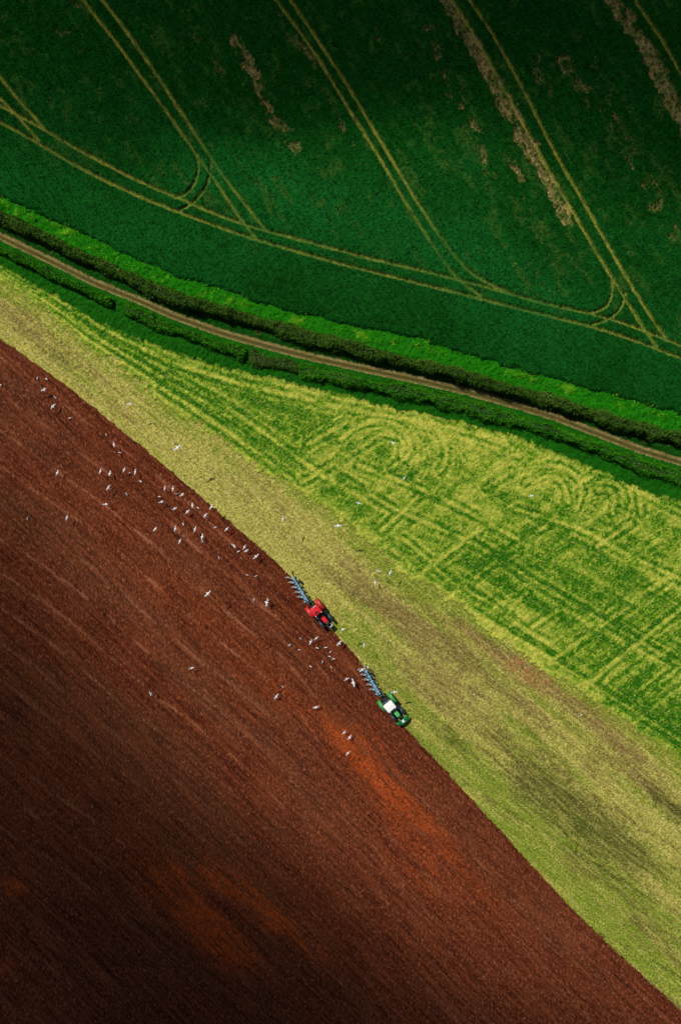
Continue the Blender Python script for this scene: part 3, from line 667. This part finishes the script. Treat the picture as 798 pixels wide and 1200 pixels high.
def tractor(name, loc, rz, label, c):
    t = empty(name, loc, rz, label, 'tractor', 'tractors ploughing')
    rx, fx = -1.45, 1.18; rr, fr = .95, .70
    for sg in (-1, 1):
        wheel(t, rx, sg * 1.00, rr, .60, c['rim'])
        wheel(t, fx, sg * .88, fr, .46, c['rim'], 18)
    m = MB()
    m.box((-.9, 0, 1.0), (2.5, .62, .7), bev=.06).box((.9, 0, 1.0), (1.7, .45, .42), bev=.05)
    m.cyl((rx, -.8, rr), (rx, .8, rr), .20).cyl((fx, -.72, fr), (fx, .72, fr), .11)
    m.box((rx, 0, rr), (.6, .8, .7), bev=.08).box((1.95, 0, .95), (.55, .5, .4), bev=.04)
    m.build('chassis', M['black'], t)
    # bonnet: painted shell, dark nose
    m = MB(); m.box((.62, 0, 1.52), (1.36, .74, .66), bev=.12, seg=3, taper=(1, .86))
    hd = m.build('bonnet', c['body'], t, smooth=True)
    MB().box((1.52, 0, 1.47), (.52, .70, .60), bev=.10, seg=2, taper=(.8, .84)).build('grille', M['black'], hd, smooth=True)
    m = MB()
    for sg in (-1, 1): m.box((.55, sg * .375, 1.42), (.8, .03, .26), bev=.01)
    m.build('side_vent', M['black'], hd)
    for sg in (-1, 1):
        MB().box((1.76, sg * .2, 1.52), (.06, .2, .14), bev=.02).build('headlight', M['lamp'], t)
    # cab: pillars, glass, roof
    cx0, cx1 = -2.0, -.30
    m = MB()
    for sg in (-1, 1):
        m.bar((cx0 + .02, sg * .72, 1.35), (cx0 + .12, sg * .66, 2.72), .08); m.bar((cx1, sg * .60, 1.30), (cx1 - .12, sg * .62, 2.72), .08)
        m.bar((-1.2, sg * .78, 1.2), (-1.2, sg * .70, 2.72), .07)
    m.box((-1.15, 0, 1.28), (1.7, 1.45, .12), bev=.03)
    cab = m.build('cab_frame', M['black'], t)
    m = MB()
    for sg in (-1, 1):
        m.box((-1.62, sg * .72, 2.03), (.74, .02, 1.24), bev=0); m.box((-.78, sg * .70, 1.98), (.72, .02, 1.32), bev=0)
    m.box((cx0 + .05, 0, 2.05), (.02, 1.22, 1.22), bev=0); m.box((cx1 - .02, 0, 2.02), (.02, 1.10, 1.30), Matrix.Rotation(-.09, 3, 'Y'), bev=0)
    m.build('window', M['glass'], t)
    m = MB(); m.box((-1.45, 0, 1.62), (.5, .5, .14), bev=.05).box((-1.68, 0, 1.95), (.14, .48, .62), bev=.05)
    m.build('driver_seat', M['seat'], t)
    MB().cyl((-.72, 0, 1.86), (-.70, 0, 1.89), .20, n=20).cyl((-.55, 0, 1.4), (-.71, 0, 1.87), .03, n=8).build('steering_wheel', M['black'], t)
    m = MB(); rl, rw = c['roof_size']
    m.box((c['roof_x'], 0, 2.82), (rl, rw, .22), bev=.09, seg=3, taper=(.94, .92))
    rf = m.build('roof', c['roof'], t, smooth=True)
    if c['hatch']:
        MB().box((c['roof_x'] + .33, -.08, 2.94), (.38, .62, .03), bev=.01).build('roof_hatch', M['black'], rf)
        MB().box((c['roof_x'] - .42, .22, 2.945), (.22, .34, .04), bev=.01).build('roof_panel', M['guard'], rf)
    else:
        MB().box((c['roof_x'] - rl/2 - .10, .0, 2.74), (.3, rw * .86, .16), bev=.04).build('roof_rear', M['guard'], rf)
    for sg in (-1, 1):
        MB().box((c['roof_x'] + rl/2 + .02, sg * .55, 2.80), (.08, .22, .10), bev=.02).build('work_lamp', M['lamp'], t)
        MB().bar((-.3, sg * .7, 2.3), (-.12, sg * 1.12, 2.35), .035).box((-.11, sg * 1.16, 2.2), (.05, .18, .34), bev=.02).build('mirror', M['black'], t)
    MB().cyl((-1.9, .58, 2.93), (-1.9, .58, 3.08), .06, n=12).build('beacon', M['amber'], t)
    MB().cyl((-.12, -.52, 1.5), (-.12, -.52, 2.75), .055, n=12).cyl((-.12, -.52, 1.5), (-.12, -.52, 2.1), .10, n=12).build('exhaust', M['grey'], t, smooth=True)
    # rear mudguards
    for sg in (-1, 1):
        m = MB(); arch(m, rx, sg * 1.02, 1.06, .56, R(20), R(168), .92, 12)
        m.box((rx + .1, sg * .76, 1.45), (1.5, .05, .7), bev=.02)
        m.build('mudguard', c['fender'], t, smooth=True)
        m = MB(); arch(m, fx, sg * .88, .80, .44, R(28), R(160), .70, 8, .03)
        m.build('front_mudguard', M['guard'], t, smooth=True)
        m = MB()
        for k in range(3): m.box((-.25 + .06 * k, sg * (.92 - .05 * k), .55 + .28 * k), (.42, .30, .04), bev=.01)
        m.bar((-.46, sg * .98, .5), (-.4, sg * .82, 1.25), .04).bar((-.04, sg * .98, .5), (0, sg * .82, 1.25), .04)
        m.build('step', M['black'], t)
        MB().box((.18, sg * .58, .95), (.95, .36, .48), bev=.09, seg=2).build('fuel_tank', M['guard'] if c['hatch'] else M['grey'], t, smooth=True)
    # rear linkage
    m = MB()
    for sg in (-1, 1): m.bar((-2.0, sg * .3, .7), (-2.9, sg * .42, .55), .07, .10); m.bar((-2.0, sg * .35, 1.3), (-2.5, sg * .38, .62), .05)
    m.bar((-2.0, 0, 1.2), (-2.95, 0, 1.15), .06)
    m.build('linkage', M['black'], t)
    if c['hatch']:
        m = MB(); m.box((2.15, .08, .95), (.42, .62, .36), bev=.06, seg=2); m.build('front_weight', M['lgrey'], t)
        m = MB(); m.box((2.50, .02, .85), (.32, .80, .42), bev=.08, seg=2).bar((1.9, .25, .8), (2.45, .3, .8), .07).bar((1.9, -.25, .8), (2.45, -.3, .8), .07); m.build('weight_carrier', M['black'], t)
    else:
        m = MB(); rows = []
        for k in range(13):
            a = -1 + 2 * k / 12; bow = .52 * (1 - a * a)
            rows.append([(1.92 + bow * .35, a * 1.08, 1.30), (2.28 + bow * .70, a * 1.14, 1.27), (2.60 + bow * .8, a * 1.12, .98), (2.60 + bow * .8, a * 1.1, .6)])
        m.grid(rows, .06); m.build('front_bumper', M['green'], t, smooth=True)
        MB().box((2.45, 0, 1.28), (.50, .42, .26), bev=.06, seg=2).bar((1.8, .25, .8), (2.4, .3, .9), .08).bar((1.8, -.25, .8), (2.4, -.3, .9), .08).build('front_weight', M['lgrey'], t)
    return t

def plough(loc, rz, label, side_shift=0):
    t = empty('plough', loc, rz, label, 'plough', 'ploughs behind the tractors')
    A = Vector((-2.95, -.22, 1.0)); B = Vector((-7.55, .50, 1.0)); u = (B - A).normalized(); lt = Vector((-u.y, u.x, 0))
    m = MB(); m.bar(A, B, .15, .18, bev=.03)
    m.bar(A + lt * -.34 + u * .3, A + u * 2.3 + lt * -.04, .08, .10).bar(A + lt * .36 + u * .1, A + u * 2.7 + lt * .08, .08, .10)
    m.bar(A + lt * -.30 + u * .9, A + u * .9 + lt * .30, .07, .08).bar(A + lt * -.22 + u * 1.6, A + u * 1.5 + lt * .22, .07, .08)
    for k in range(5): m.box(A + u * (.62 + k * .90) + Vector((0, 0, .02)), (.30, .42, .30), bev=.04)
    m.build('main_beam', M['blue'], t)
    m = MB(); m.box((-2.78, -.05, 1.0), (.30, .95, .34), bev=.05).bar((-2.8, -.4, .55), (-2.8, -.1, 1.6), .10).bar((-2.8, .35, .55), (-2.8, .0, 1.6), .10)
    m.cyl((-3.15, -.22, 1.0), (-2.7, -.2, 1.0), .22).box((-3.2, .18, 1.22), (.55, .16, .16), bev=.03)
    m.build('headstock', M['guard'], t)
    MB().cyl(A + Vector((-.2, .15, .42)), A + u * 1.9 + Vector((0, 0, .3)), .045, n=10).build('turnover_ram', M['steel'], t)
    for k in range(5):
        c0 = A + u * (.62 + k * .90)
        for up in (0, 1):
            sg = 1 if up else -1; zz = -1 if not up else 1
            b0 = c0 + Vector((0, sg * .12, 0)); b1 = c0 + Vector((-.10, sg * .34, zz * .66))
            m = MB(); m.bar(b0, b1, .07, .16)
            leg = m.build('plough_leg', M['blue'], t)
            m = MB(); rows = []
            for i in range(8):
                s_ = i / 7; row = []
                for j in range(5):
                    v = j / 4
                    x = b1.x + .42 - s_ * 1.30 - v * .10
                    y = b1.y + sg * (-.12 + .10 * s_ + (.46 * s_ * s_ + .22 * s_) * (.35 + .75 * v)) * (1.0 if not up else .7)
                    z = 1.0 + zz * (.98 - .46 * v + .12 * s_ * (1 - v)) if up else 1.0 - (.98 - .50 * v - .10 * s_)
                    row.append((x, y, z))
                rows.append(row)
            m.grid(rows, .02); m.build('mouldboard', M['steel'] if not up else M['blued'], leg, smooth=True)
        if k < 5:
            m = MB(); m.bar(c0 + Vector((.28, -.1, 0)), c0 + Vector((.42, -.38, -.45)), .05); m.bar(c0 + Vector((.42, -.38, -.45)), c0 + Vector((.24, -.62, -.78)), .16, .03)
            m.build('skimmer', M['lblue'], t)
    q = A + u * 3.35 + lt * -.62
    q = Vector((q.x, A.y + u.y * 3.35 + .62, .36))
    m = MB(); m.lathe(q, [(.12, -.10), (.30, -.13), (.36, -.08), (.36, .08), (.30, .13), (.12, .10)], 24); wl = m.build('depth_wheel', M['tyre'], t, smooth=True)
    MB().lathe(q, [(.13, -.09), (.05, .0), (.13, .09)], 16).build('rim', M['lblue'], wl)
    MB().bar((q.x, q.y - .15, q.z), (q.x + .1, q.y - .2, 1.05), .06).bar((q.x + .1, q.y - .2, 1.05), (q.x + .15, q.y - .62, 1.05), .09).build('wheel_arm', M['blue'], t)
    return t
M['blued'] = simple('worn_blue', (.05, .11, .18), .45, dirt=mud, dirt_amt=.5)
M['lblue'] = simple('pale_blue', (.22, .48, .66), .4, dirt=mud, dirt_amt=.3)

def place(px_, py_, h=0):                       # ground point seen at a photo pixel, raised by h keeps its place in the picture
    x, y = P(px_, py_); k = (1 - h / H); return x * k, y * k
hdg_r = R(-49.5)
x, y = place(376.6, 721.0, 1.0)
red = tractor('tractor', (x, y, .02), hdg_r, 'red tractor with a red bonnet and roof, upper of the two',
        dict(body=M['red'], roof=M['red'], fender=M['pink'], rim=M['lgrey'], roof_size=(1.45, 1.50), roof_x=-1.28, hatch=True))
plough((x, y, .02), hdg_r, 'light blue reversible plough hitched behind the red tractor')
x, y = place(460.6, 830.3, 1.0)
hdg_g = R(-50.5)
green = tractor('tractor', (x, y, .02), hdg_g, 'green tractor with a white roof and a green front bumper, lower of the two',
        dict(body=M['lime'], roof=M['white'], fender=M['lime'], rim=M['lime'], roof_size=(1.42, 1.62), roof_x=-1.05, hatch=False))
plough((x, y, .02), hdg_g, 'light blue reversible plough hitched behind the green tractor')

# ---------------------------------------------------------------- gulls
M['gull_white'] = simple('gull_white', (.86, .84, .82), .7, vary=.03)
M['gull_grey'] = simple('gull_grey', (.50, .51, .54), .7, vary=.06)
M['gull_black'] = simple('gull_black', (.03, .03, .03), .7)
M['gull_bill'] = simple('gull_bill', (.75, .42, .03), .5)
GM = [M['gull_white'], M['gull_grey'], M['gull_black'], M['gull_bill']]
def gull_mesh(pose):
    """x forward, body 0.45 m long; wings grown out of the body's own side faces, wingspan 1.2 m"""
    bm = bmesh.new(); NS = 12
    st = [(-.20, .010, .008, 0), (-.17, .032, .014, 0), (-.12, .045, .034, 0), (-.06, .062, .055, 0), (0, .070, .062, 0), (.06, .066, .060, .004), (.11, .050, .052, .012), (.145, .036, .040, .022), (.175, .036, .038, .028), (.205, .028, .030, .028), (.222, .012, .014, .024), (.245, .008, .010, .020), (.262, .003, .004, .016)]
    stand = pose == 'stand'; rings = []
    for (x, ry, rz, zc) in st:
        if stand: zc = zc + (x + .2) * .30; 
        rings.append([bm.verts.new((x, ry * math.cos(2*math.pi*(k+.5)/NS), zc + rz * math.sin(2*math.pi*(k+.5)/NS))) for k in range(NS)])
    F = {}
    for i in range(len(rings) - 1):
        for k in range(NS):
            f = bm.faces.new((rings[i][k], rings[i+1][k], rings[i+1][(k+1) % NS], rings[i][(k+1) % NS])); F[i, k] = f
            if i >= 10: f.material_index = 3
            if i == 9 and k in (1, 4): f.material_index = 2
            if stand and 2 <= i <= 5 and 0 <= k <= 4: f.material_index = 1
            if stand and i == 0 and 0 <= k <= 4: f.material_index = 2
    bm.faces.new(rings[0]); bm.faces.new(rings[-1][::-1])
    # tail fan widened from the last ring
    for r, k_ in ((0, 4.5), (1, 1.7)):
        for v in rings[r]: v.co.y *= k_; v.co.z = v.co.z * .5
    if not stand:
        for sg, kk in ((1, 11), (-1, 5)):
            patch = [F[i, kk] for i in (3, 4, 5)]
            stations = [(.10, .115, .055, 0.0, .016), (.24, .13, .045, .06, .012), (.36, .10, .035, .045, .010), (.50, .045, -.01, -.02, .007), (.60, -.03, -.04, -.10, .004)]
            lift = {'glide': (.03, .07, .08, .07, .05), 'up': (.05, .14, .22, .30, .36), 'down': (.0, -.02, -.07, -.15, -.22), 'bank': (.03, .07, .09, .10, .10), 'bent': (.04, .10, .12, .06, .0)}[pose]
            faces = patch
            for si, (yy, xf, _, xb, th) in enumerate(stations):
                ret = bmesh.ops.extrude_face_region(bm, geom=faces)
                nv = [g for g in ret['geom'] if isinstance(g, bmesh.types.BMVert)]; nf = [g for g in ret['geom'] if isinstance(g, bmesh.types.BMFace)]
                bmesh.ops.delete(bm, geom=[f for f in faces if f.is_valid], context='FACES_ONLY')
                xv = sorted(set(round(v.co.x, 4) for v in nv)); 
                front = {'bent': .06}.get(pose, 0) * (1 if si in (1, 2) else -.5)
                lead = [.10, .135, .115, .045, -.05][si] + front; trail = [-.07, -.05, -.045, -.07, -.10][si] + front
                zz = sorted(v.co.z for v in nv); zm = (zz[0] + zz[-1]) / 2
                for v in nv:
                    t = xv.index(round(v.co.x, 4)) / max(1, len(xv) - 1)
                    top = v.co.z > zm
                    v.co = Vector((trail + (lead - trail) * t, sg * yy * (.92 if pose in ('up', 'down') else 1), .01 + lift[si] + (th if top else -th) * (1 - abs(t - .55))))
                faces = nf
                for f in nf: f.material_index = 1
                for v in nv:
                    for f in v.link_faces: f.material_index = 2 if si == 4 else 1
    else:
        # folded wings closed over the back and two legs
        for sg in (-1, 1):
            r = bmesh.ops.create_cone(bm, cap_ends=True, segments=6, radius1=.006, radius2=.006, depth=.12, matrix=Matrix.Translation((.01, sg * .025, -.07)))
            for v in r['verts']:
                for f in v.link_faces: f.material_index = 3
            r = bmesh.ops.create_uvsphere(bm, u_segments=10, v_segments=6, radius=1, matrix=Matrix.Translation((-.05, sg * .040, .045)) @ Matrix.Rotation(-.22, 4, 'Y') @ Matrix.Diagonal((.17, .028, .042, 1)))
            for v in r['verts']:
                for f in v.link_faces: f.material_index = 1 if f.calc_center_median().x > -.16 else 2
    bmesh.ops.recalc_face_normals(bm, faces=bm.faces)
    me = bpy.data.meshes.new('gull_' + pose); bm.to_mesh(me); bm.free()
    for m_ in GM: me.materials.append(m_)
    for p in me.polygons: p.use_smooth = True
    return me
GULL = {p: gull_mesh(p) for p in ('glide', 'up', 'down', 'bank', 'bent', 'stand')}
# (x, y, angle of the wing line ["/" = 45] or of the body, size px, height m, pose, label tail)
FLY = [
 (52,457,25,9,1.8,'bent','gull with bent wings low over dark soil, near the top left tip of the ploughing'),
 (62.5,476.3,50,9,1.6,'down','gull landing beside its black shadow at the top left of the ploughing'),
 (133.8,521,100,7,1.5,'glide','small gull flying inside the soil edge, below left of the largest gull'),
 (67.6,553.8,70,8,1.6,'glide','lone gull flying low at the far left, west of the row of gulls'),
 (118,552,72,8,2.2,'glide','gull with raised wings at the left end of the row of five'),
 (129,555,82,9,1.0,'bank','gull hovering right over its black shadow, second in the row of five'),
 (145.7,550.5,65,8,1.4,'glide','slim gull in the middle of the row of five near the soil edge'),
 (158.7,553,85,8,1.3,'glide','gull with upright wing line at the right end of the row of five'),
 (127.5,571.5,55,9,1.9,'glide','gull flying below the row of five with its thin shadow to its right'),
 (124.5,590.8,5,8,1.6,'up','stubby gull with level wings, lowest of the left hand group'),
 (78.7,606.5,70,8,1.8,'glide','lone gull flying over bare soil, below the far left gull'),
 (208,524.5,35,13,7.0,'glide','largest white gull, over the pale grass beside the soil edge'),
 (152,473.5,20,8,4.0,'glide','white gull alone over pale grass at the upper left, nearest to the meadow'),
 (193.6,572,75,7,1.5,'glide','left gull of the close pair at the top of the middle flock'),
 (202.8,572.5,82,8,1.2,'glide','right gull of the close pair at the top of the middle flock'),
 (214,579.5,40,7,1.5,'up','gull at the upper right of the middle flock, just right of a standing one'),
 (189.8,588,20,6,1.2,'up','gull fluttering at the left side of the middle flock under a standing one'),
 (205,596,30,5,1.0,'up','tiny fluttering gull in the centre of the middle flock'),
 (219.8,599.6,45,8,1.2,'down','gull with drooping wings in the centre of the middle flock'),
 (225.6,592,92,8,1.2,'glide','gull with upright wing line in the centre right of the middle flock'),
 (248,594,62,9,2.7,'glide','bright gull crossing the soil edge, right of the middle flock'),
 (241,604,50,8,1.1,'down','gull with a dark shadow just left below the one crossing the soil edge'),
 (182,620,48,8,2.0,'glide','slanted gull at the lower left of the middle flock'),
 (205.8,619.6,80,8,1.8,'glide','gull with upright wing line in the lowest row of the middle flock, left of centre'),
 (228.7,620,70,9,2.0,'glide','long winged gull in the lowest row of the middle flock, right of centre'),
 (237,629,85,9,.9,'bank','gull touching its black shadow at the lower right of the middle flock'),
 (211,634,68,8,1.9,'glide','lowest flying gull of the middle flock'),
 (265.7,620,45,8,1.8,'glide','slanted gull alone between the middle flock and the soil edge'),
 (274.5,639.5,135,8,1.2,'bent','gull tilted to the left, at the left end of the trio near the soil edge'),
 (286.6,641,60,6,1.0,'up','upper gull of the touching pair near the soil edge'),
 (289,645.5,30,6,.9,'down','lower gull of the touching pair near the soil edge'),
 (300,652,42,10,1.8,'glide','well lit gull flying between the touching pair and the red tractor plough'),
 (331.5,608,85,9,5.2,'glide','white gull with upright wing line over the pale grass, north of the red tractor'),
 (396,616,5,11,6.5,'glide','big white gull with level wings at the edge of meadow and pale grass'),
 (419.8,589.8,165,8,5.0,'glide','white gull over the green meadow, upper right of the big level winged one'),
 (460.5,519,150,8,5.0,'bent','white gull inside the upper turning circle of the meadow'),
 (473.5,560,60,6,4.0,'bank','faint white gull over the meadow below the turning circle'),
 (621.7,581,20,7,4.0,'up','white gull far right over the meadow, by the right hand turning circle'),
 (442.6,669,140,8,3.4,'bent','upper left gull of the three over the pale grass above the green tractor'),
 (457,671,60,9,3.2,'glide','right gull of the three over the pale grass above the green tractor'),
 (439.4,682.4,85,8,2.2,'glide','lower left gull of the three over the pale grass above the green tractor'),
 (243.6,695.6,45,11,4.5,'glide','large bright gull alone over open soil, left of the red tractor'),
 (312.6,705.7,75,13,1.7,'bent','big gull with bent wings over soil, directly left of the red tractor'),
 (225,783,20,6,1.5,'up','small gull over open soil, far below the large bright lone one'),
 (177,812.5,110,8,2.5,'bent','lowest left gull, alone over the darkening soil'),
 (364,752,60,9,1.0,'bent','gull with a black shadow among the standing ones below the red tractor'),
 (370.6,748,40,6,1.2,'up','small fluttering gull just below the front of the red tractor'),
 (397.7,754,45,10,2.2,'bent','gull landing at the soil edge in front of the red tractor'),
 (402,737.5,30,7,5.0,'up','white gull right at the nose of the red tractor'),
 (426.5,755.9,90,8,4.0,'glide','white gull over grass midway between the two tractors'),
 (324,816.5,50,9,1.1,'down','gull landing on open soil, left of two far left of the green tractor'),
 (370.5,829,15,9,1.4,'down','gull landing on open soil left of the green tractor, with its shadow to the right'),
 (406.2,795.4,30,6,1.0,'up','small gull left of the green tractor plough, beside a larger one'),
 (413.8,800,105,12,1.8,'glide','long winged gull flying beside the plough of the green tractor'),
 (424.3,784.8,35,9,2.0,'glide','left gull of the two over the rear end of the green tractor plough'),
 (429.5,781.5,160,7,2.2,'bent','right gull of the two over the rear end of the green tractor plough'),
 (403.5,858.4,55,8,1.3,'bent','upper gull of the pair over soil, lower left of the green tractor'),
 (409.6,864.2,50,8,1.1,'down','lower gull of the pair over soil, lower left of the green tractor'),
 (407.4,882.6,45,8,3.4,'glide','lowest gull near the green tractor, flying with a detached shadow'),
 (462,810.8,10,10,4.6,'glide','white gull over grass right beside the rear wheel of the green tractor'),
]
STAND = [
 (44,443,88,'gull standing on dark soil at the very top left, above the bent winged one'),
 (54.8,444,145,'gull standing on the soil edge at the very top left'),
 (65,465.7,130,'gull standing between the two flying ones at the top left tip of the ploughing'),
 (82,490,5,'gull standing alone on dark soil, lower right of the top left group'),
 (1,451.5,60,'gull standing at the left margin on dark soil'),
 (124.8,509.7,110,'gull standing close under the grass edge, upper left of the largest flying gull'),
 (141,530.5,170,'gull standing on soil above the row of five'),
 (151.7,554.5,20,'gull standing beside a black shadow within the row of five'),
 (165,564,150,'gull standing just right below the row of five'),
 (148.5,579,120,'dim gull standing on soil below the right half of the row of five'),
 (207,578.5,175,'gull standing at the top of the middle flock under the close pair'),
 (187,582,170,'gull standing at the upper left of the middle flock'),
 (232,595,145,'gull standing at the right of the middle flock'),
 (215,614,120,'gull standing in the middle of the middle flock'),
 (252.7,618,20,'gull standing between the middle flock and the slanted lone flyer'),
 (237.7,634.5,110,'gull standing under the lower right flyer of the middle flock'),
 (257,653.7,110,'gull standing on soil below the middle flock, left of the trio'),
 (279.5,646.4,25,'gull standing left below the touching pair'),
 (290,674,155,'left gull of the two standing side by side, left of the red tractor plough'),
 (300.4,675,20,'right gull of the two standing side by side, left of the red tractor plough'),
 (298,703,70,'gull standing just left of the big bent winged flyer'),
 (32.6,608,90,'tiny gull standing alone at the far left of the soil'),
 (339.6,756,30,'plump gull standing furthest left of the group below the red tractor'),
 (352.4,748.4,135,'gull standing highest of the group below the red tractor'),
 (351,761.6,175,'gull standing right below the plump one in the group below the red tractor'),
 (371.7,759.3,170,'gull standing in the centre of the group below the red tractor'),
 (381.4,758.9,15,'gull standing level with the centre one, to its right, below the red tractor'),
 (387,764.3,55,'gull standing above the dark shadow in the group between the tractors'),
 (386.5,769.4,160,'gull standing left of the dark shadow in the group between the tractors'),
 (391.2,772,5,'gull standing right of the dark shadow in the group between the tractors'),
 (378,775.6,80,'gull standing pointing up the slope in the group between the tractors'),
 (364,780.8,150,'gull standing lowest left of the group between the tractors'),
 (388.2,782.3,120,'gull standing lowest right of the group between the tractors'),
 (331.5,805,130,'gull standing above the left landing one on open soil'),
 (681,838,30,'tiny white gull standing on the brownish grass near the lower meadow edge'),
]
random.seed(3)
flyproto = None
for (gx, gy, ang, size, h, pose, lab) in FLY:
    if h <= 2.6: h = .45 + .42 * h
    x, y = place(gx, gy, h)
    o = bpy.data.objects.new('gull', GULL[pose]); COL.objects.link(o)
    k = max(size, 7.5) * S * (1 - h / H) / 1.2 * 1.0
    if pose in ('up', 'down'): k *= 1.12
    roll = {'bank': .5, 'glide': .12, 'bent': .25, 'up': .1, 'down': .1}[pose] * random.choice((-1, 1))
    o.scale = (k, k, k); o.location = (x, y, h)
    o.rotation_euler = (roll, random.uniform(-.1, .1), R(ang) - math.pi / 2 + (math.pi if random.random() < .3 else 0))
    tag(o, lab, 'gull', 'gulls flying over the fields')
for (gx, gy, ang, lab) in STAND:
    x, y = place(gx, gy, .2)
    o = bpy.data.objects.new('gull', GULL['stand']); COL.objects.link(o)
    k = random.uniform(1.1, 1.3); o.scale = (k, k, k)
    o.location = (x, y, ground_z(x, y) + .13 * k); o.rotation_euler = (0, 0, R(ang) + (math.pi if random.random() < .4 else 0))
    tag(o, lab, 'gull', 'gulls standing on the ground')
